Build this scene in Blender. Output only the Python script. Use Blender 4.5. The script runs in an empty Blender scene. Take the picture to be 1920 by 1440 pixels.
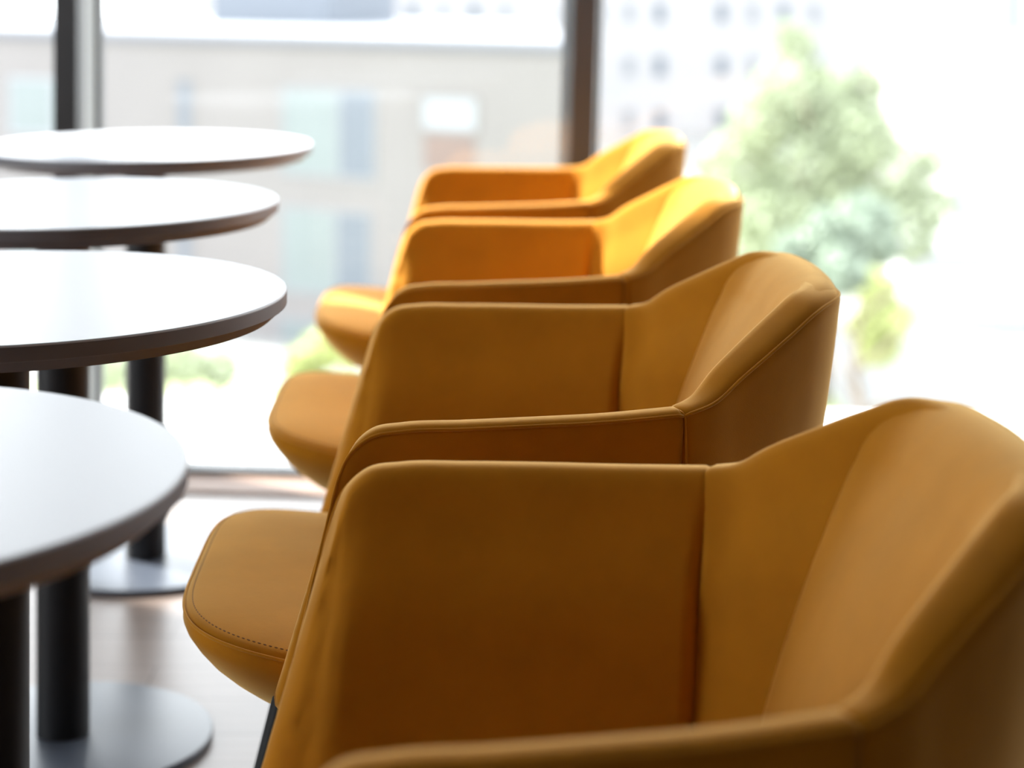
import bpy, bmesh, math, random
from mathutils import Vector, Matrix, noise
random.seed(7)
scene = bpy.context.scene
C = scene.collection
PI = math.pi

# ------------------------------------------------------------------ camera
F_PX = 3900.0          # focal length in pixels of a 1920 px wide frame
EYE = 1.106            # camera height
Y0 = -90.0             # image row of the horizon
cam_d = bpy.data.cameras.new('camera')
cam = bpy.data.objects.new('camera', cam_d); C.objects.link(cam)
cam.location = (0, 0, EYE); cam.rotation_euler = (PI/2, 0, 0)
cam_d.sensor_fit = 'HORIZONTAL'; cam_d.sensor_width = 36.0
cam_d.lens = F_PX/1920*36.0
cam_d.shift_y = -(720 - Y0)/1920.0
cam_d.clip_start = 0.05; cam_d.clip_end = 500
cam_d.dof.use_dof = True
cam_d.dof.focus_distance = 1.95
cam_d.dof.aperture_fstop = 3.6
scene.camera = cam

# ------------------------------------------------------------------ light
world = bpy.data.worlds.new('sky'); scene.world = world
world.use_nodes = True
wn = world.node_tree.nodes; wl = world.node_tree.links
bg = wn['Background']
sky_tc = wn.new('ShaderNodeTexCoord'); sky_sep = wn.new('ShaderNodeSeparateXYZ')
sky_rmp = wn.new('ShaderNodeValToRGB')
wl.new(sky_tc.outputs['Generated'], sky_sep.inputs[0]); wl.new(sky_sep.outputs['Z'], sky_rmp.inputs[0])
sky_rmp.color_ramp.elements[0].position = 0.0; sky_rmp.color_ramp.elements[0].color = (.98, .985, 1, 1)
sky_rmp.color_ramp.elements[1].position = 1.0; sky_rmp.color_ramp.elements[1].color = (.88, .93, 1, 1)
wl.new(sky_rmp.outputs[0], bg.inputs[0]); bg.inputs[1].default_value = 6.8

SUN_AZ = Vector((-.82, .57)).normalized(); SUN_EL = math.radians(35)
sun_d = bpy.data.lights.new('sun', 'SUN'); sun = bpy.data.objects.new('sun', sun_d); C.objects.link(sun)
sun_dir = Vector((SUN_AZ.x*math.cos(SUN_EL), SUN_AZ.y*math.cos(SUN_EL), math.sin(SUN_EL)))
sun.rotation_euler = sun_dir.to_track_quat('Z', 'Y').to_euler()
sun_d.energy = 30.0; sun_d.angle = math.radians(1.5); sun_d.color = (1, .96, .90)
scene.view_settings.view_transform = 'Standard'; scene.view_settings.look = 'None'
scene.view_settings.exposure = 0.0; scene.view_settings.gamma = 1.0
scene.view_settings.use_curve_mapping = False
scene.cycles.use_denoising = True
scene.cycles.max_bounces = 10; scene.cycles.diffuse_bounces = 6
scene.cycles.transparent_max_bounces = 12
scene.cycles.sample_clamp_indirect = 8.0

# ------------------------------------------------------------------ helpers
def px(x, y, Y):
    """point at depth Y that the pixel (x, y) of the photograph looks at"""
    return Vector(((x-960)/F_PX*Y, Y, EYE-(y-Y0)/F_PX*Y))

def link(o, parent=None):
    C.objects.link(o)
    if parent: o.parent = parent
    return o
def tag(o, label=None, cat=None, group=None, kind=None):
    if label: o['label'] = label
    if cat: o['category'] = cat
    if group: o['group'] = group
    if kind: o['kind'] = kind
    return o
def empty(name, loc=(0, 0, 0), rz=0, parent=None):
    o = bpy.data.objects.new(name, None); o.location = loc; o.rotation_euler = (0, 0, rz)
    o.empty_display_size = .1
    return link(o, parent)
def copy_tree(o, parent=None):
    c = o.copy(); link(c, parent)
    for ch in list(o.children): copy_tree(ch, c)
    return c

class MB:
    def __init__(s): s.v = []; s.f = []
    def add(s, vs, fs):
        k = len(s.v); s.v += [tuple(v) for v in vs]; s.f += [tuple(i+k for i in f) for f in fs]
    def box(s, x0, x1, y0, y1, z0, z1):
        s.add([(x0,y0,z0),(x1,y0,z0),(x1,y1,z0),(x0,y1,z0),(x0,y0,z1),(x1,y0,z1),(x1,y1,z1),(x0,y1,z1)],
              [(0,3,2,1),(4,5,6,7),(0,1,5,4),(1,2,6,5),(2,3,7,6),(3,0,4,7)])
    def grid(s, rows, closed_u=False, closed_v=False, cap=(False, False)):
        """rows: list of equal-length point lists; u along a row"""
        n = len(rows); m = len(rows[0]); vs = [p for r in rows for p in r]; fs = []
        for i in range(n if closed_v else n-1):
            for j in range(m if closed_u else m-1):
                a = i*m+j; b = i*m+(j+1) % m; c = ((i+1) % n)*m+(j+1) % m; d = ((i+1) % n)*m+j
                fs.append((a, b, c, d))
        if cap[0]: fs.append(tuple(range(m-1, -1, -1)))
        if cap[1]: fs.append(tuple(range((n-1)*m, n*m)))
        s.add(vs, fs)
    def tube(s, pts, r, seg=8, caps=True, radii=None):
        pts = [Vector(p) for p in pts]; rows = []
        up = None
        for i, p in enumerate(pts):
            t = (pts[min(i+1, len(pts)-1)]-pts[max(i-1, 0)])
            if t.length < 1e-9: t = Vector((0, 0, 1))
            t.normalize()
            if up is None:
                up = Vector((0, 0, 1)) if abs(t.z) < .9 else Vector((1, 0, 0))
            a = t.cross(up); 
            if a.length < 1e-6: a = t.orthogonal()
            a.normalize(); b = a.cross(t).normalized(); up = b
            rr = radii[i] if radii else r
            rows.append([p+a*rr*math.cos(2*PI*k/seg)+b*rr*math.sin(2*PI*k/seg) for k in range(seg)])
        s.grid(rows, closed_u=True, cap=(caps, caps))
    def lathe(s, prof, cx=0, cy=0, seg=96):
        """prof: (r, z) list"""
        rows = [[(cx+r*math.cos(2*PI*k/seg), cy+r*math.sin(2*PI*k/seg), z) for k in range(seg)] for r, z in prof]
        s.grid(rows, closed_u=True, cap=(True, True))
    def build(s, name, mat, parent=None, smooth=False, angle=None, bevel=None):
        me = bpy.data.meshes.new(name); me.from_pydata(s.v, [], s.f)
        bm = bmesh.new(); bm.from_mesh(me)
        bmesh.ops.remove_doubles(bm, verts=bm.verts, dist=1e-6)
        bmesh.ops.recalc_face_normals(bm, faces=bm.faces)
        bm.to_mesh(me); bm.free()
        if smooth or angle:
            for p in me.polygons: p.use_smooth = True
            if angle: me.set_sharp_from_angle(angle=math.radians(angle))
        me.materials.append(mat)
        o = bpy.data.objects.new(name, me); link(o, parent)
        if bevel:
            b = o.modifiers.new('bevel', 'BEVEL'); b.width = bevel; b.segments = 3; b.limit_method = 'ANGLE'
        return o

def lerp(a, b, t): return a+(b-a)*t
def sstep(t): t = max(0., min(1., t)); return t*t*(3-2*t)
def catmull(keys, n):
    """keys: list of Vectors (any dim as tuples), resample n points uniformly in key-chord length"""
    K = [list(k) for k in keys]; d = [0]
    for a, b in zip(K, K[1:]): d.append(d[-1]+max(1e-6, math.dist(a[:3], b[:3])))
    out = []
    for i in range(n):
        s = d[-1]*i/(n-1); j = 0
        while j < len(d)-2 and s > d[j+1]: j += 1
        t = (s-d[j])/(d[j+1]-d[j]); p1, p2 = K[j], K[j+1]
        p0 = K[j-1] if j > 0 else [2*a-b for a, b in zip(p1, p2)]
        p3 = K[j+2] if j+2 < len(K) else [2*b-a for a, b in zip(p1, p2)]
        # non-uniform tangents
        h = d[j+1]-d[j]; h0 = d[j]-d[j-1] if j > 0 else h; h2 = d[j+2]-d[j+1] if j+2 < len(K) else h
        m1 = [((b-a)/h0*h+(c-b)/h*h0)/(h+h0) for a, b, c in zip(p0, p1, p2)]
        m2 = [((c-b)/h*h2+(e-c)/h2*h)/(h+h2) for b, c, e in zip(p1, p2, p3)]
        t2, t3 = t*t, t*t*t
        out.append([(2*t3-3*t2+1)*a+(t3-2*t2+t)*h*m+(-2*t3+3*t2)*b+(t3-t2)*h*q for a, m, b, q in zip(p1, m1, p2, m2)])
    return out

# ------------------------------------------------------------------ materials
def new_mat(name):
    m = bpy.data.materials.new(name); m.use_nodes = True
    return m, m.node_tree.nodes, m.node_tree.links, m.node_tree.nodes['Principled BSDF']
def pmat(name, col, rough=.6, metal=0, spec=.5, var=0, vscale=4, bump=0, bscale=200):
    m, n, l, b = new_mat(name)
    b.inputs['Roughness'].default_value = rough; b.inputs['Metallic'].default_value = metal
    b.inputs['Specular IOR Level'].default_value = spec
    tc = n.new('ShaderNodeTexCoord')
    nz = n.new('ShaderNodeTexNoise'); nz.inputs['Scale'].default_value = vscale; nz.inputs['Detail'].default_value = 5
    l.new(tc.outputs['Object'], nz.inputs['Vector'])
    rp = n.new('ShaderNodeValToRGB'); l.new(nz.outputs['Fac'], rp.inputs[0])
    c = Vector(col[:3])
    rp.color_ramp.elements[0].position = .3; rp.color_ramp.elements[1].position = .7
    rp.color_ramp.elements[0].color = (*(c*(1-var)), 1); rp.color_ramp.elements[1].color = (*(c*(1+var)), 1)
    l.new(rp.outputs[0], b.inputs['Base Color'])
    if bump:
        nb = n.new('ShaderNodeTexNoise'); nb.inputs['Scale'].default_value = bscale; nb.inputs['Detail'].default_value = 3
        l.new(tc.outputs['Object'], nb.inputs['Vector'])
        bp = n.new('ShaderNodeBump'); bp.inputs['Strength'].default_value = bump; bp.inputs['Distance'].default_value = .002
        l.new(nb.outputs['Fac'], bp.inputs['Height']); l.new(bp.outputs[0], b.inputs['Normal'])
    return m

def velvet(name, col, sheen=.5):
    m, n, l, b = new_mat(name)
    tc = n.new('ShaderNodeTexCoord')
    n1 = n.new('ShaderNodeTexNoise'); n1.inputs['Scale'].default_value = 14; n1.inputs['Detail'].default_value = 6
    n1.inputs['Roughness'].default_value = .62
    n2 = n.new('ShaderNodeTexNoise'); n2.inputs['Scale'].default_value = 900; n2.inputs['Detail'].default_value = 2
    l.new(tc.outputs['Object'], n1.inputs['Vector']); l.new(tc.outputs['Object'], n2.inputs['Vector'])
    rp = n.new('ShaderNodeValToRGB'); c = Vector(col)
    rp.color_ramp.elements[0].position = .3; rp.color_ramp.elements[1].position = .72
    rp.color_ramp.elements[0].color = (*(c*.90), 1); rp.color_ramp.elements[1].color = (*(c*1.08), 1)
    l.new(n1.outputs['Fac'], rp.inputs[0]); l.new(rp.outputs[0], b.inputs['Base Color'])
    b.inputs['Roughness'].default_value = .95; b.inputs['Specular IOR Level'].default_value = .12
    b.inputs['Sheen Weight'].default_value = sheen; b.inputs['Sheen Roughness'].default_value = .35
    b.inputs['Sheen Tint'].default_value = (1, .68, .28, 1)
    mx = n.new('ShaderNodeMath'); mx.operation = 'MULTIPLY_ADD'; mx.inputs[1].default_value = .35
    l.new(n2.outputs['Fac'], mx.inputs[0]); l.new(n1.outputs['Fac'], mx.inputs[2])
    bp = n.new('ShaderNodeBump'); bp.inputs['Strength'].default_value = .25; bp.inputs['Distance'].default_value = .0015
    l.new(mx.outputs[0], bp.inputs['Height']); l.new(bp.outputs[0], b.inputs['Normal'])
    return m

M_VELVET = velvet('mustard_velvet', (.44, .168, .007), 1.0)
M_PIPE = velvet('mustard_piping', (.48, .19, .012), 1.0)
M_STITCH = pmat('stitch_thread', (.16, .06, .008), .8)
M_LEG = pmat('black_metal', (.009, .009, .010), .6, spec=.2)
M_TOP = pmat('white_laminate', (.47, .482, .525), .38, spec=.20, var=.01, vscale=3)
M_EDGE = pmat('dark_edge_band', (.128, .122, .136), .5, var=.06, vscale=20)
M_COL = pmat('black_column', (.011, .011, .013), .48, spec=.3)
M_BASE = pmat('black_base_plate', (.055, .064, .085), .34, spec=.5, var=.1)
M_WALL = pmat('painted_wall', (.12, .115, .11), .9, var=.02, bump=.1, bscale=80)
M_CEIL = pmat('ceiling_paint', (.42, .41, .40), .95, var=.01)
M_FRAME = pmat('anthracite_frame', (.020, .020, .023), .45)
M_FRAME2 = pmat('grey_brown_frame', (.070, .068, .074), .6)
M_ALU = pmat('pale_aluminium', (.50, .51, .48), .5)
M_RAIL = pmat('blue_grey_rail', (.20, .225, .26), .6)
M_CAP = pmat('grey_mullion_cap', (.17, .172, .165), .6)
M_GASK = pmat('dark_gasket', (.09, .09, .092), .6)
M_THRESH = pmat('threshold_wood', (.19, .115, .08), .6, var=.12, vscale=9)
M_DECK = pmat('white_terrace', (.52, .52, .52), .8, var=.02)

def floor_mat():
    m, n, l, b = new_mat('wood_floor')
    tc = n.new('ShaderNodeTexCoord')
    br = n.new('ShaderNodeTexBrick'); br.inputs['Scale'].default_value = 1
    br.inputs['Brick Width'].default_value = 1.1; br.inputs['Row Height'].default_value = .14
    br.inputs['Mortar Size'].default_value = .0015
    br.inputs['Color1'].default_value = (.26, .195, .165, 1); br.inputs['Color2'].default_value = (.20, .145, .12, 1)
    br.inputs['Mortar'].default_value = (.1, .06, .05, 1)
    l.new(tc.outputs['Object'], br.inputs['Vector'])
    mp = n.new('ShaderNodeMapping'); mp.inputs['Scale'].default_value = (1.5, 22, 1)
    nz = n.new('ShaderNodeTexNoise'); nz.inputs['Scale'].default_value = 3; nz.inputs['Detail'].default_value = 6
    l.new(tc.outputs['Object'], mp.inputs['Vector']); l.new(mp.outputs[0], nz.inputs['Vector'])
    mx = n.new('ShaderNodeMix'); mx.data_type = 'RGBA'; mx.blend_type = 'MULTIPLY'; mx.inputs[0].default_value = .5
    l.new(br.outputs['Color'], mx.inputs[6]); l.new(nz.outputs['Fac'], mx.inputs[7])
    l.new(mx.outputs[2], b.inputs['Base Color'])
    b.inputs['Roughness'].default_value = .32; b.inputs['Specular IOR Level'].default_value = .38
    bp = n.new('ShaderNodeBump'); bp.inputs['Strength'].default_value = .12; bp.inputs['Distance'].default_value = .002
    l.new(nz.outputs['Fac'], bp.inputs['Height']); l.new(bp.outputs[0], b.inputs['Normal'])
    return m
M_FLOOR = floor_mat()

def glass_mat():
    m = bpy.data.materials.new('window_glass'); m.use_nodes = True
    n, l = m.node_tree.nodes, m.node_tree.links; n.clear()
    out = n.new('ShaderNodeOutputMaterial'); mix = n.new('ShaderNodeMixShader')
    tr = n.new('ShaderNodeBsdfTransparent'); tr.inputs[0].default_value = (.95, .97, .97, 1)
    gl = n.new('ShaderNodeBsdfGlossy'); gl.inputs['Roughness'].default_value = .02
    lw = n.new('ShaderNodeLayerWeight'); lw.inputs['Blend'].default_value = .5
    pw = n.new('ShaderNodeMath'); pw.operation = 'POWER'; pw.inputs[1].default_value = 5
    fr = n.new('ShaderNodeMath'); fr.operation = 'MULTIPLY_ADD'; fr.inputs[1].default_value = .9; fr.inputs[2].default_value = .03
    l.new(lw.outputs['Facing'], pw.inputs[0]); l.new(pw.outputs[0], fr.inputs[0])
    l.new(fr.outputs[0], mix.inputs[0]); l.new(tr.outputs[0], mix.inputs[1]); l.new(gl.outputs[0], mix.inputs[2])
    l.new(mix.outputs[0], out.inputs[0])
    return m
M_GLASS = glass_mat()

# ================================================================== the room
ZC = 2.95
WA = math.radians(-6.0)                 # the glazed wall is turned a little against the view
W0 = Vector((-.55, 4.37, 0))            # a point on the inner face of the glazing at floor level
wx = Vector((math.cos(WA), math.sin(WA), 0)); wy = Vector((-math.sin(WA), math.cos(WA), 0))
def wallpt(u, d=0, z=0): return W0+wx*u+wy*d+Vector((0, 0, z))
def u_of_px(x, d=0):
    # u on the wall plane (offset d) seen at column x
    k = (x-960)/F_PX; p = W0+wy*d
    return (k*p.y-p.x)/(wx.x-k*wx.y)

XL, XR, YB = -3.3, 4.2, -4.2
def obox(name, mat, x0, x1, y0, y1, z0, z1, kind='structure', parent=None, loc=None, rz=0, bevel=None):
    m = MB(); m.box(x0, x1, y0, y1, z0, z1)
    o = m.build(name, mat, parent, bevel=bevel)
    if loc is not None: o.location = loc; o.rotation_euler = (0, 0, rz)
    if kind and not parent: o['kind'] = kind
    return o
# floor reaches the glazing line
m = MB()
cl = wallpt((XL-.2-W0.x)/wx.x, .05); cr = wallpt((XR+.2-W0.x)/wx.x, .05)
vs = [(XL-.2, YB-.2), (XR+.2, YB-.2), (cr.x, cr.y), (cl.x, cl.y)]
def slab(vs, z0, z1):
    m = MB(); n = len(vs)
    m.add([(x, y, z0) for x, y in vs]+[(x, y, z1) for x, y in vs],
          [tuple(range(n-1, -1, -1)), tuple(range(n, 2*n))]+[(i, (i+1) % n, n+(i+1) % n, n+i) for i in range(n)])
    return m
fl = slab(vs, -.12, 0).build('floor', M_FLOOR); fl['kind'] = 'structure'
ce = slab(vs, ZC, ZC+.12).build('ceiling', M_CEIL); ce['kind'] = 'structure'
obox('wall_right', M_WALL, XR, XR+.2, YB, cr.y, 0, ZC)
obox('wall_back', M_WALL, XL, XR, YB-.2, YB, 0, ZC)
# left wall: solid, with one long window whose far end stops before the corner
LW0, LW1, LZ0, LZ1 = .85, 3.2, .25, 2.75
m = MB()
m.box(XL-.2, XL, YB, LW0, 0, ZC); m.box(XL-.2, XL, LW1, cl.y-.01, 0, ZC)
m.box(XL-.2, XL, LW0, LW1, 0, LZ0); m.box(XL-.2, XL, LW0, LW1, LZ1, ZC)
o = m.build('wall_left', M_WALL); o['kind'] = 'structure'
w2 = empty('window_2', (XL-.1, (LW0+LW1)/2, LZ0)); w2['kind'] = 'structure'
hw = (LW1-LW0)/2; hh = LZ1-LZ0; m = MB()
m.box(-.04, .04, -hw, hw, 0, .06); m.box(-.04, .04, -hw, hw, hh-.06, hh)
for k in range(5):
    yy = -hw+.03+(2*hw-.06)*k/4; m.box(-.04, .04, yy-.03, yy+.03, .06, hh-.06)
m.build('window_frame', M_FRAME, w2)
for k in range(4):
    a = -hw+.06+(2*hw-.06)*k/4; b = a+(2*hw-.06)/4-.06
    g = MB(); g.box(-.005, .005, a, b, .06, hh-.06); g.build('glass_pane', M_GLASS, w2)

# far wall: solid on the left of U_OPEN, floor-to-ceiling glazing to its right
U_OPEN = (-2.42+.55)
ul = (XL-W0.x)/wx.x; ur = (XR-W0.x)/wx.x
o = obox('wall_far', M_WALL, ul, U_OPEN, 0, .2, 0, ZC, loc=W0, rz=WA)
w1 = empty('window_1', W0, WA); w1['kind'] = 'structure'
m = MB()
m.box(U_OPEN, ur, .0, .07, 0, .017); m.box(U_OPEN, ur, 0, .07, ZC-.06, ZC)
m.build('window_frame', M_FRAME, w1)
def mullion(xp0, xp1, front, side, depth=.16, lean=0):
    u0, u1 = u_of_px(xp0), u_of_px(xp1)
    def sh(m_):   # lean the post sideways with height
        m_.v = [(x+lean*(z-.85), y, z) for x, y, z in m_.v]; return m_
    m = MB(); m.box(u0, u1, -.02, .035, .0171, ZC-.061)
    mu = sh(m).build('mullion', front, w1)
    m = MB(); m.box(u0+.006, u1-.006, .0351, depth-.03, .04, ZC-.065); sh(m).build('mullion_cap', side, mu)
    m = MB(); m.box(u0-.004, u1+.004, depth-.0299, depth, .04, ZC-.065); sh(m).build('mullion_gasket', M_GASK, mu)
    return u0, u1
a0, a1 = mullion(106, 150, M_FRAME, M_CAP)
b0, b1 = mullion(1074, 1117, M_FRAME2, M_ALU, .12, lean=.03)
posts = [(U_OPEN, U_OPEN+.05), (a0, a1), (b0, b1)]
u = b1+1.25
while u < ur-.1:
    m = MB(); m.box(u, u+.05, -.02, .16, .0171, ZC-.061); m.build('mullion', M_FRAME, w1)
    posts.append((u, u+.05)); u += 1.3
m = MB(); m.box(U_OPEN, U_OPEN+.05, -.02, .16, .0171, ZC-.061); m.build('mullion', M_FRAME, w1)
for (p0, p1), (q0, q1) in zip(posts, posts[1:]+[(ur, ur)]):
    if q0-p1 > .1:
        g = MB(); g.box(p1+.001, q0-.001, .04, .048, .018, ZC-.061)
        o = g.build('glass_pane', M_GLASS, w1)
# pale guide rail on the left of the slanted post
m = MB(); m.box(b0-.028, b0-.001, .055, .13, .0171, ZC-.061); m.v = [(x+.03*(z-.85), y, z) for x, y, z in m.v]
m.build('guide_rail', M_RAIL, w1)
# wood threshold inside the glazing
o = obox('trim_1', M_THRESH, U_OPEN, ur, -.135, -.005, 0, .006, loc=W0, rz=WA)
# white terrace outside
o = obox('terrace', M_DECK, ul-4, ur+3, .22, .92, -.30, -.03, loc=W0, rz=WA)
o = obox('terrace_kerb', M_DECK, ul-4, ur+3, .08, .22, -.30, .0, loc=W0, rz=WA)

# ================================================================== tables
def make_table():
    t = empty('round_table')
    R = .30; H = .757
    m = MB(); m.lathe([(.01, H), (R-.0012, H), (R-.0004, H-.0006), (R, H-.0014), (R, H-.002), (.01, H-.002)][:5]+[(.01, H-.0016)], seg=160)
    m.build('tabletop', M_TOP, t, angle=30)
    m = MB(); m.lathe([(.02, H-.0021), (R-.0004, H-.0021), (R, H-.0026), (R, H-.0150), (R-.0010, H-.0158), (R-.0025, H-.0162), (R-.0145, H-.027), (R-.017, H-.0275), (.02, H-.0275)], seg=160)
    m.build('tabletop_edge', M_EDGE, t, angle=25)
    m = MB(); m.lathe([(.05, H-.0276), (.082, H-.0276), (.082, H-.032), (.060, H-.050), (.039, H-.052)], seg=64)
    m.build('mounting_plate', M_COL, t, angle=25)
    m = MB(); m.lathe([(.030, H-.05), (.037, H-.0505), (.037, .013), (.030, .0125)], seg=64)
    m.build('column', M_COL, t, angle=40)
    Rb = .208
    m = MB(); m.lathe([(.05, .0), (Rb-.002, 0), (Rb, .002), (Rb, .0100), (Rb-.0015, .0118), (Rb-.004, .0122), (.05, .0126)], seg=128)
    m.build('base_plate', M_BASE, t, angle=35)
    return t
tabs = [(-.664, 3.77, 'round white table farthest from the camera, in front of the window'),
        (-.629, 2.915, 'round white table second from the window, between the farthest and the sharp-edged one'),
        (-.5325, 2.133, 'round white table with sharp dark edge, in the middle left of the picture'),
        (-.520, 1.391, 'nearest round white table, cut off by the lower left border')]
proto_t = make_table()
for i, (x, y, lb) in enumerate(tabs):
    t = proto_t if i == 0 else copy_tree(proto_t)
    t.location = (x, y, 0)
    tag(t, lb, 'table', 'round white pedestal tables in a row')

# ================================================================== armchairs
def pad(Tk, Bk, n, thk_t, thk_b, puff=.0, e0=('round', .017), e1=('cut', .006), tilt=0., bow=0., N=34, prof=None, wrinkle=0., tiltf=None, topramp=.055):
    tilt_full = tilt
    """closed upholstered panel. Tk/Bk: top and bottom key points. Returns rows plus the rim lines."""
    T = [Vector(p[:3]) for p in catmull(Tk, n)]; B = [Vector(p[:3]) for p in catmull(Bk, n)]
    L = [0]
    for a, b in zip(T, T[1:]): L.append(L[-1]+(b-a).length)
    tot = L[-1]
    rows = []; rim_out = []; rim_in = []; seam_out = []
    for i in range(n):
        s = L[i]/tot
        tilt = tilt_full*(tiltf(s) if tiltf else 1)
        M0 = [(T[k]+B[k])/2 for k in (max(i-1, 0), min(i+1, n-1))]
        tg = M0[1]-M0[0]; tg.z = 0
        tgT = T[min(i+1, n-1)]-T[max(i-1, 0)]; tgT.z = 0
        if tgT.length > 1e-5: tg = tg.normalized()*.5+tgT.normalized()*.5
        tg.normalize(); nrm = Vector((tg.y, -tg.x, 0))     # set outward below
        cen = Vector((-.02, 0, 0))
        if nrm.dot((T[i]+B[i])/2-cen) < 0: nrm = -nrm
        nrm.z = 0
        up = (T[i]-B[i]); Lh = up.length; up = up.normalized()
        # edge thickness factors
        def ef(mode, R, d):
            if mode == 'round':
                k = min(1, d/R); return max(.16, math.sqrt(max(0, 1-(1-k)**2)))
            k = min(1, d/R); return .90+.10*math.sqrt(max(0, 1-(1-k)**2))
        e = ef(*e0, L[i])*ef(*e1, tot-L[i])
        P = sstep(L[i]/.065)*sstep((tot-L[i])/.014) if prof is None else prof(s)
        loop = []
        ht, hb = thk_t(s)/2, thk_b(s)/2
        NV = 22
        r = min(ht*1.15, .02)
        wv = 0
        def base(t):
            c = B[i].lerp(T[i], t)
            c = c+nrm*bow*math.sin(PI*t)
            return c
        tt1 = 1-r/Lh
        for k in range(NV):                      # outer side, upward
            t = tt1*(k/(NV-1)); h = lerp(hb, ht, t)*e
            w = wrinkle*.6*math.exp(-L[i]/.02)*noise.noise(Vector((t*22+L[i]*30, 3.1, .5)))*2 if wrinkle else 0
            loop.append(base(t)+nrm*(h+w))
        NR = 9
        for k in range(1, NR):                   # rim
            a = PI*k/NR; ca, sa = math.cos(a), math.sin(a)
            q = .62
            dx = math.copysign(abs(ca)**q, ca)*ht*e; dz = (sa**q)*r*max(e, .5)
            c = base(tt1)+up*dz+nrm*dx+Vector((0, 0, tilt*(1-math.copysign(abs(ca)**q, ca))/2*min(1, dz/r*1.2)))
            loop.append(c)
            if k == 2: rim_out.append(c)
            if k == NR-2: rim_in.append(c)
        for k in range(NV-1, -1, -1):            # inner side, downward
            t = tt1*(k/(NV-1)); h = lerp(hb, ht, t)*e
            pu = puff*P*sstep((tt1-t)*Lh/topramp)**.85
            w = wrinkle*math.exp(-max(0, L[i]-.012)/.035)*2*noise.noise(Vector((t*26+L[i]*55, L[i]*8, 7.5)))*sstep((1-t)*5)*sstep(L[i]/.008) if wrinkle else 0
            c = base(t)-nrm*(h+pu+w)
            if k == NV-1 and tilt: c = c+Vector((0, 0, tilt*.7))
            loop.append(c)
        rows.append(loop)
    return rows, rim_out, rim_in

def offset_line(line, d): return [Vector(p)+Vector(d) for p in line]
def stitches(mb, line, gap=.0058, ln=.0034, r=.0007):
    # short thread dashes along a polyline
    acc = 0; pts = [Vector(p) for p in line]
    seg = []
    d = [0]
    for a, b in zip(pts, pts[1:]): d.append(d[-1]+(b-a).length)
    def at(s):
        j = 0
        while j < len(d)-2 and s > d[j+1]: j += 1
        t = (s-d[j])/max(1e-9, d[j+1]-d[j]); return pts[j].lerp(pts[j+1], t)
    s = .004
    while s < d[-1]-.006:
        a, b = at(s), at(s+ln); mb.tube([a, a.lerp(b, .5), b], r, seg=5, radii=[r*.5, r, r*.5])
        s += gap

AT = [(-.174,.317,.612),(-.167,.319,.636),(-.158,.321,.655),(-.142,.322,.668),(-.115,.321,.6725),(-.06,.317,.6735),(0,.309,.674),(.07,.297,.6745),(.145,.2795,.677)]
AB = [(-.236,.272,.405),(-.231,.272,.402),(-.224,.272,.40),(-.205,.272,.398),(-.17,.271,.396),(-.11,.267,.394),(-.04,.260,.392),(.04,.252,.39),(.130,.2415,.388)]
WT = [(.14,.281,.677),(.166,.264,.683),(.192,.240,.699),(.224,.212,.719),(.255,.184,.738),(.283,.156,.754),(.302,.125,.758),(.311,.06,.757),(.313,0,.757)]
WB = [(.125,.242,.388),(.140,.226,.386),(.158,.205,.384),(.178,.182,.382),(.198,.155,.380),(.215,.122,.378),(.228,.085,.377),(.235,.04,.376),(.236,0,.376)]

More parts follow.
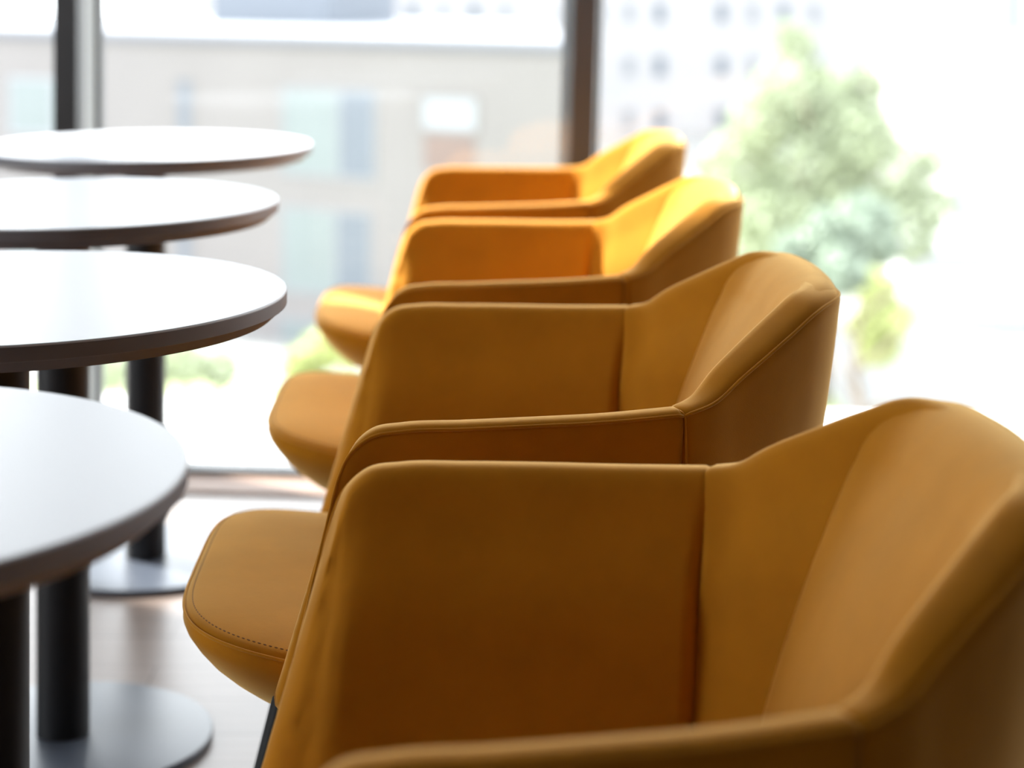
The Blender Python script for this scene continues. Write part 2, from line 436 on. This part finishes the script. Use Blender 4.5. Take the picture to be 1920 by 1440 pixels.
def flip(ks): return [(x, -y, z) for x, y, z in ks]
def make_chair():
    ch = empty('armchair')
    # --- arms
    for side in (1, -1):
        Tk = AT if side > 0 else flip(AT); Bk = AB if side > 0 else flip(AB)
        rows, ro, ri = pad(Tk, Bk, 72, lambda s: .034, lambda s: .050, puff=.019, tilt=.0, bow=.004, wrinkle=.0030, topramp=.105)
        m = MB(); m.grid(rows, closed_u=True, cap=(True, True))
        arm = m.build('armrest', M_VELVET, ch, smooth=True)
        # front seam runs down the outer edge of the panel front
        nfr = len(rows[0]); front = [Vector(rows[3][k]) for k in range(2, 22)][::-1]
        sgn = Vector((0, side, 0))
        line = [p+sgn*.0004 for p in (list(reversed([Vector(p) for p in ro[3:]])) + front)]
        p_ = MB(); p_.tube(line, .0016, seg=7); p_.build('piping', M_PIPE, arm, smooth=True)
        st = MB(); stitches(st, [p+Vector((0, -side*.0055, .0012)) for p in ro[9:]]); st.build('stitching', M_STITCH, arm)
    # --- wings and back, one wrapped shell
    Tk = WT+[(x, -y, z) for x, y, z in reversed(WT[:-1])]; Bk = WB+[(x, -y, z) for x, y, z in reversed(WB[:-1])]
    def tw(s): k = 1-abs(2*s-1); return .034+.012*sstep(k*2.2)
    rows, ro, ri = pad(Tk, Bk, 120, tw, lambda s: .050, puff=.017, e0=('cut', .006), e1=('cut', .006), tilt=.010, bow=.012,
        prof=lambda s: sstep(min(s, 1-s)/.018)*(1-sstep((min(s, 1-s)-.20)/.10)), tiltf=lambda s: sstep(min(s, 1-s)/.12), topramp=.09)
    m = MB(); m.grid(rows, closed_u=True, cap=(True, True))
    back = m.build('backrest_shell', M_VELVET, ch, smooth=True)
    p_ = MB(); p_.tube([p+(p-Vector((0, 0, p.z))).normalized()*.0004 for p in ro], .0016, seg=7); p_.build('piping', M_PIPE, back, smooth=True)
    def inward(p, d): q = Vector((-.02, 0, p.z)); v = (q-p); v.z = 0; return p+v.normalized()*d
    st = MB(); stitches(st, [inward(p, .007)+Vector((0, 0, .0035)) for p in ro]); st.build('stitching', M_STITCH, back)
    # seams where arm and shell meet, outside
    for side in (1, -1):
        rr = rows[0] if side > 0 else rows[-1]
        ln = [Vector(rr[k])+Vector((0, side*.0003, 0)) for k in range(0, 26)]
        s_ = MB(); s_.tube(ln, .0011, seg=6); s_.build('seam', M_PIPE, back, smooth=True)
    # --- back cushion
    nA = 90
    CK = (.268, .172, .747)
    WC = [(.280,.159,.755),(.302,.122,.764),(.312,.06,.768),(.314,0,.769)]
    TC = [Vector(p[:3]) for p in catmull([CK]+WC+[(x, -y, z) for x, y, z in (WC[2], WC[1], WC[0], CK)], nA)]
    rows = []; edge_l = []
    for i, tc in enumerate(TC):
        a = 1-2*i/(nA-1)                        # +1 far .. -1 near
        ed = (1-abs(a)**18)**.5 if abs(a) < 1 else 0
        ed = max(ed, .06)
        yb = .192*a
        # plane of the front face
        bf = Vector((.150+.010*(1-a*a)*-1, yb, .42)); tf = Vector((tc.x-.018-.012*ed-.012*(1-a*a), tc.y*1.0, tc.z-.012))
        bb = Vector((.150+.055, yb, .42)); tb = Vector((tc.x-.004, tc.y*.98, tc.z-.010))
        d = (tf-bf); nf = Vector((-d.z, 0, d.x)).normalized()
        loop = []
        NV = 30
        for k in range(NV):
            t = k/(NV-1)*.90
            pu = (.004+.018*(1-a*a)**.6 if abs(a) < 1 else .004)*math.sin(PI*min(1, t/.9))**.7*ed
            # shrink to the shell at the side edges
            f = bf.lerp(tf, t)+nf*pu
            g = bb.lerp(tb, t)
            loop.append(g.lerp(f, ed))
        top0 = loop[-1]; topc = tf.lerp(tb, .5)
        # rounded top: quadratic from front to back over the crown
        crown_z = tc.z+.010*ed
        p0 = top0; ov = sstep((1-abs(a))/.10)                # the cushion cover rolls over the rear rim
        p3 = Vector((tc.x+.003+.0175*ov, tc.y*(1+.04*ov), tc.z-.0035-.010*ov))
        p1 = p0+(tf-bf).normalized()*.055*ed; p1.z = min(p1.z, crown_z+.004)
        p2 = p3+Vector((-.026*ed+.014*ov, 0, .009*ed+.013*ov))
        for k in range(1, 15):
            t = k/14; u_ = 1-t
            loop.append(p0*u_**3+p1*3*u_*u_*t+p2*3*u_*t*t+p3*t**3)
        for k in range(6):
            t = k/5; loop.append(Vector((tc.x-.010, tc.y*.98, tc.z-.02)).lerp(bb, t))
        rows.append(loop)
        if i in (1, nA-2): edge_l.append([p.copy() for p in loop[8:44]])
    m = MB(); m.grid(rows, closed_u=True, cap=(True, True))
    cu = m.build('back_cushion', M_VELVET, ch, smooth=True)
    for ln in edge_l:
        p_ = MB(); p_.tube(ln, .0013, seg=6); p_.build('piping', M_PIPE, cu, smooth=True)
    # --- seat: rounded slab, domed top, tapering underside
    def outline(th, off=0):
        # superellipse with a wide front; th 0 = +x(back)
        c, s = math.cos(th), math.sin(th)
        ax = .342 if c < 0 else .20; w = .266
        q = 2/4.8
        x = math.copysign(abs(c)**q, c)*(ax-off); y = math.copysign(abs(s)**q, s)*(w-off)
        return x, y
    def ez(x): return .408+.046*max(0, min(1.2, (-x)/.33))**1.3
    nth = 160; rows = []
    prof = [(.257, .0, 'c'), (.2, 0, 'c'), (.14, 0, 'c'), (.09, 0, 'c'), (.05, 0, 'c'), (.026, 0, 'c'), (.012, 0, 'c'), (.005, 0, 'c'), (.0025, -.001, 'e'),
            (.0, -.006, 'e'), (-.001, -.014, 'e'), (.002, -.022, 'e'), (.010, -.034, 'e'), (.022, -.048, 'e'), (.038, -.062, 'e'), (.056, -.075, 'e'), (.076, -.086, 'e'), (.10, -.094, 'e'), (.13, -.098, 'e'), (.2, -.099, 'e'), (.256, -.099, 'e')]
    for off, dz, kd in prof:
        row = []
        for k in range(nth):
            th = 2*PI*k/nth; x, y = outline(th, off)
            zz = ez(x)
            if kd == 'c': zz += .013*(1-math.exp(-off/.035))-.0005
            bn = noise.noise(Vector((x*9, y*9, .3)))*.0014 if kd == 'c' else 0
            row.append((x, y, zz+dz+bn))
        rows.append(row)
    m = MB(); m.grid(rows, closed_u=True, cap=(True, True))
    seat = m.build('seat', M_VELVET, ch, smooth=True)
    ln = []
    for k in range(nth+1):
        x, y = outline(2*PI*k/nth, -.0002); ln.append((x, y, ez(x)-.0035))
    p_ = MB(); p_.tube(ln, .0016, seg=7, caps=False); p_.build('piping', M_PIPE, seat, smooth=True)
    st = MB(); stitches(st, [Vector((*outline(2*PI*k/nth, .008), ez(outline(2*PI*k/nth, .008)[0])+.0042)) for k in range(44, nth-43)]); st.build('stitching', M_STITCH, seat)
    # --- seat shell under the seat and legs
    rows = []
    for sc, z in ((.90, .390), (.92, .378), (.86, .362), (.74, .350), (.5, .346)):
        rows.append([(x*sc*.78-.01*(1-sc)+.02, y*sc, z) for x, y in (outline(2*PI*k/64, .0) for k in range(64))])
    m = MB(); m.grid(rows, closed_u=True, cap=(True, True)); m.build('seat_base', M_VELVET, ch, smooth=True)
    for sx, sy in ((-1, 1), (-1, -1), (1, 1), (1, -1)):
        top = Vector((-.226 if sx < 0 else .15, .222*sy, .392)); bot = Vector((-.33 if sx < 0 else .27, .270*sy, 0))
        m = MB(); m.tube([top, top.lerp(bot, .5), bot+Vector((0, 0, .006)), bot], .012, seg=16, radii=[.015, .0125, .0095, .008])
        m.build('leg', M_LEG, ch, angle=40)
    return ch
chairs = [(.034, 1.448, 2.5, 'nearest mustard velvet armchair, cut off by the lower right corner'),
          (.0055, 2.238, 1.5, 'sharpest mustard velvet armchair, second from the camera, with stitched near armrest in focus'),
          (-.004, 3.040, 1.0, 'mustard velvet armchair third from the camera, between the sharp one and the farthest'),
          (-.014, 3.870, .5, 'farthest mustard velvet armchair, the one beside the window post')]
proto_c = make_chair()
for i, (x, y, a, lb) in enumerate(chairs):
    c = proto_c if i == 0 else copy_tree(proto_c)
    c.location = (x, y, 0); c.rotation_euler = (0, 0, math.radians(a))
    tag(c, lb, 'chair', 'mustard velvet armchairs in a row')

# ================================================================== outside
GZ = -7.2
M_GRASS = pmat('lawn', (.26, .29, .15), .95, var=.25, vscale=.6)
M_PAVE = pmat('pale_paving', (.21, .207, .20), .95, var=.06, vscale=.5)
M_FACADE = pmat('grey_render', (.185, .172, .171), .9, var=.05, vscale=.35)
M_WHITE = pmat('white_render', (.31, .302, .305), .9, var=.03, vscale=.3)
M_BWHITE = pmat('bright_white_render', (.37, .37, .375), .9, var=.01)
M_ROOF = pmat('roof_gravel', (.22, .225, .245), .95, var=.06)
M_COPING = pmat('roof_coping', (.115, .12, .14), .7)
M_WGLASS = pmat('pale_green_glass', (.155, .178, .18), .35, var=.06, vscale=.8)
M_WGLASS2 = pmat('blue_grey_glass', (.11, .125, .15), .35, var=.06)
M_WGREY = pmat('dull_grey_window', (.19, .195, .21), .4)
M_BLIND = pmat('white_blind', (.25, .262, .285), .7)
M_BRICK = pmat('pinkish_infill', (.165, .12, .108), .9, var=.08)
M_LEAF = [pmat('foliage_pale', (.34, .38, .25), .8, var=.2, vscale=1.5), pmat('foliage_deep', (.26, .31, .24), .8, var=.2, vscale=1.5), pmat('foliage_yellow', (.40, .43, .18), .8, var=.2, vscale=1.5)]
M_TRUNK = pmat('bark', (.18, .14, .11), .9, var=.2)
m = MB(); m.box(-90, 90, 6.5, 190, GZ-.3, GZ); o = m.build('ground', M_PAVE); o['kind'] = 'structure'
m = slab([(-16, 29.5), (6, 29.5), (6, 44.5), (1.6, 44.5), (1.6, 40), (-16, 40)], GZ+.001, GZ+.05); o = m.build('lawn', M_GRASS); tag(o, 'sunlit strip of lawn below the buildings', 'lawn', kind='stuff')

class Facade:
    """vertical facade plane through pixel column xc at depth Yc, turned by yaw"""
    def __init__(s, xc, Yc, yaw):
        s.o = Vector(((xc-960)/F_PX*Yc, Yc, 0)); s.yaw = yaw
        s.ex = Vector((math.cos(yaw), math.sin(yaw), 0)); s.ey = Vector((-math.sin(yaw), math.cos(yaw), 0))
    def uz(s, x, y):
        k = (x-960)/F_PX; u = (k*s.o.y-s.o.x)/(s.ex.x-k*s.ex.y); Y = s.o.y+u*s.ex.y
        return u, EYE-(y-Y0)/F_PX*Y
    def rect(s, x0, y0, x1, y1):
        u0, za = s.uz(x0, y0); _, zb = s.uz(x0, y1); u1, _ = s.uz(x1, y0)
        return u0, u1, zb, za
def add_window(fc, root, x0, y0, x1, y1, glass, frame=M_WHITE, split=None, glass2=None):
    u0, u1, z0, z1 = fc.rect(x0, y0, x1, y1); t = .07
    m = MB()
    m.box(u0-t, u0, -.03, .12, z0-t, z1+t); m.box(u1, u1+t, -.03, .12, z0-t, z1+t)
    m.box(u0, u1, -.03, .12, z0-t, z0); m.box(u0, u1, -.03, .12, z1, z1+t)
    parts = [(u0, u1, glass)]
    if split:
        us = lerp(u0, u1, split); m.box(us-t/2, us+t/2, -.03, .12, z0, z1)
        parts = [(u0, us-t/2, glass), (us+t/2, u1, glass2 or glass)]
    w = m.build('window', frame, root)
    for a, b, g in parts:
        p = MB(); p.box(a, b, -.015, .05, z0, z1); p.build('pane', g, w)
    return w
# --- grey block behind the tables
fc = Facade(600, 44, math.radians(-30))
bl = empty('grey_building', fc.o, fc.yaw)
bl.location.z = GZ
_uz = fc.uz
fc.uz = lambda x, y: (lambda r: (r[0], r[1]-GZ))(_uz(x, y))
uR, zT = fc.uz(1062, 86); uL = fc.uz(-420, 20)[0]
def footprint(z0, z1, e):
    # the right-hand flank runs away from the street at a sharp angle
    k = math.tan(math.radians(31)); D = 9
    return slab([(uL-e, -e), (uR+e, -e), (uR+e-k*D*1.0, D+e), (uL-e, D+e)], z0, z1)
footprint(0, zT-.12, 0).build('wall', M_FACADE, bl)
footprint(zT-.1199, zT+.04, .09).build('coping', M_COPING, bl)
footprint(zT+.041, zT+.10, -.25).build('roof', M_ROOF, bl)
u0, u1, z0, z1 = fc.rect(190, 0, 345, 40)
m = MB(); m.box(u0, u1+1, 4, 7, zT+.1005, zT+1.1); m.build('roof_box', M_WGLASS2, bl)
for r in ((22, 150, 100, 245), (22, 395, 100, 520)): add_window(fc, bl, *r, M_WGLASS, M_BLIND)
for r in ((335, 150, 358, 245),  (335, 400, 358, 520)): add_window(fc, bl, *r, M_WGLASS2, M_FACADE)
for r in ((534, 168, 700, 322), (534, 392, 692, 540), (530, 600, 688, 690)):
    add_window(fc, bl, *r, M_WGLASS, M_WGREY, split=.62, glass2=M_WGLASS2)
add_window(fc, bl, 795, 182, 892, 240, M_BLIND, M_FACADE)
u0, u1, z0, z1 = fc.rect(797, 252, 890, 318)
m = MB(); m.box(u0, u1, -.02, .1, z0, z1); m.build('infill_panel', M_BRICK, bl)
add_window(fc, bl, 795, 420, 885, 520, M_WGLASS)
tag(bl, 'low grey rendered building behind the tables, with greenish windows and pale flat roof', 'building')
# --- white block with small windows, farther away
fc2 = Facade(1300, 95, math.radians(8))
b2 = empty('white_building', fc2.o, fc2.yaw); b2.location.z = GZ-6
_u2 = fc2.uz; fc2.uz = lambda x, y: (lambda r: (r[0], r[1]-GZ+6))(_u2(x, y))
uL = fc2.uz(350, 100)[0]; uR = fc2.uz(1795, 100)[0]
m = MB(); m.box(uL, uR, 0, 14, 0, 22); m.build('wall', M_WHITE, b2)
m = MB(); m.box(uL-.2, uR+.2, -.2, 14.2, 22.001, 22.4); m.build('roof', M_COPING, b2)
for yy in (-85, 5, 105, 205, 305, 405):
    for xx in range(530, 1760, 58):
        if 100 < yy and not (1140 < xx < 1780): continue
        k = (xx-530)//58
        if k % 5 == 3: continue
        add_window(fc2, b2, xx, yy, xx+22, yy+38, M_WGREY if k % 2 else M_WGLASS2)
tag(b2, 'distant white building with rows of small grey windows, behind the tree', 'building')
# --- tall pale building at the right edge
fc3 = Facade(1850, 60, math.radians(4))
b3 = empty('pale_tower', fc3.o, fc3.yaw); b3.location.z = GZ
_u3 = fc3.uz; fc3.uz = lambda x, y: (lambda r: (r[0], r[1]-GZ))(_u3(x, y))
uL = fc3.uz(1782, 100)[0]; uR = uL+12
m = MB(); m.box(uL, uR, 0, 9, 0, 20); m.build('wall', M_BWHITE, b3)
for yy in (-60, 40, 140, 240, 340):
    add_window(fc3, b3, 1792, yy, 1806, yy+70, M_WGREY, M_BWHITE)
add_window(fc3, b3, 1885, -20, 1915, 60, M_WGREY, M_BWHITE)
tag(b3, 'bright white tall building at the right edge with a narrow column of windows', 'building')
# --- low bright annex with a step
fc4 = Facade(1800, 46, math.radians(-4))
b4 = empty('low_annex', fc4.o, fc4.yaw); b4.location.z = GZ
_u4 = fc4.uz; fc4.uz = lambda x, y: (lambda r: (r[0], r[1]-GZ))(_u4(x, y))
u0, z1 = fc4.uz(1692, 482)
m = MB(); m.box(u0, u0+8, 0, 5, 0, z1); m.build('wall', M_BWHITE, b4)
m = MB(); m.box(u0-.1, u0+8.1, -.1, 5.1, z1+.0001, z1+.12); m.build('roof', M_ROOF, b4)
tag(b4, 'low sunlit white annex with flat roof below the tall building', 'building')

# --- trees and bushes
def leaf_cloud(blobs, nleaf, size, seed):
    rnd = random.Random(seed); m = MB()
    tot = sum(r**2 for *_, r in blobs)
    for (cx, cy, cz, r) in blobs:
        for _ in range(int(nleaf*r*r/tot)):
            v = Vector((rnd.gauss(0, 1), rnd.gauss(0, 1), rnd.gauss(0, 1))).normalized()*r*rnd.uniform(.35, 1)**.6
            p = Vector((cx, cy, cz))+v; s = size*rnd.uniform(.6, 1.3)
            a = Vector((rnd.gauss(0, 1), rnd.gauss(0, 1), rnd.gauss(0, 1))).normalized(); b = a.orthogonal().normalized()
            c = a.cross(b)
            m.add([p-b*s, p+c*s*.5, p+b*s, p-c*s*.5], [(0, 1, 2, 3)])
    return m
def tree(name, base, h, blobs, mat, nleaf, size, label, seed, trunk=.16):
    t = empty(name, base)
    leaf_cloud(blobs, nleaf, size, seed).build('foliage', mat, t)
    m = MB(); m.tube([(0, 0, 0), (.08, 0, h*.3), (-.05, .05, h*.6), (.05, 0, h*.88)], trunk, seg=10, radii=[trunk, trunk*.8, trunk*.5, trunk*.15])
    for k in range(7):
        an = k*2.1; z = h*(.35+.07*k); m.tube([(0, 0, z), (math.cos(an)*h*.12, math.sin(an)*h*.12, z+h*.1), (math.cos(an)*h*.2, math.sin(an)*h*.2, z+h*.2)], .04, seg=6, radii=[trunk*.4, trunk*.25, .015])
    m.build('trunk', M_TRUNK, t, smooth=True)
    tag(t, label, 'tree'); return t
def blob_px(base, items, Y):
    out = []
    for x, y, r in items:
        p = px(x, y, Y)-Vector(base); out.append((p.x, random.uniform(-.5, .5), p.z, r/F_PX*Y))
    return out
Yt = 38
base = px(1540, 690, Yt); base.z = GZ+.066
tree('broadleaf_tree', base, 6.6, blob_px(base, [(1490, 90, 42), (1470, 170, 70), (1540, 200, 80), (1420, 230, 60), (1390, 310, 75), (1500, 310, 110), (1600, 250, 80),
     (1660, 330, 90), (1450, 400, 95), (1580, 400, 110), (1690, 420, 70), (1740, 380, 45), (1750, 300, 35), (1345, 330, 40), (1470, 60, 25), (1620, 160, 40), (1520, 480, 90), (1420, 470, 60)], Yt), M_LEAF[0], 18000, .085,
     'large pale green broadleaf tree in the middle of the right window pane', 3)
base = px(1610, 700, 31); base.z = GZ+.066
tree('dark_tree', base, 3.6, blob_px(base, [(1560, 440, 55), (1620, 420, 60), (1660, 470, 40), (1570, 500, 50), (1500, 480, 45)], 31), M_LEAF[1], 4200, .08,
     'darker green smaller tree in front of the large pale tree', 5, .1)
def bush(base, items, Y, mat, n, label, seed):
    b = empty('bush', base)
    leaf_cloud(blob_px(base, items, Y), n, .075, seed).build('foliage', mat, b)
    m = MB(); 
    for k in range(5): m.tube([(0, 0, 0), (.15*math.cos(k*1.3), .15*math.sin(k*1.3), .4), (.35*math.cos(k*1.3), .35*math.sin(k*1.3), .85)], .02, seg=6)
    m.build('stem', M_TRUNK, b); tag(b, label, 'bush'); return b
base = px(1645, 660, 34); base.z = GZ+.066
bush(base, [(1640, 540, 42), (1660, 590, 45), (1620, 600, 38), (1640, 640, 45)], 34, M_LEAF[2], 2600, 'yellow-green bush under the trees in the right window pane', 8)
base = px(620, 700, 36); base.z = GZ+.066
bush(base, [(600, 665, 42), (660, 650, 40), (560, 690, 38)], 36, M_LEAF[2], 1800, 'yellow-green bush below the grey building, left of the chair seats', 9)
base = px(330, 700, 36); base.z = GZ+.066
bush(base, [(290, 690, 40), (350, 680, 42), (410, 695, 40), (220, 690, 38)], 36, M_LEAF[0], 2000, 'pale green hedge bush seen between the table columns', 10)
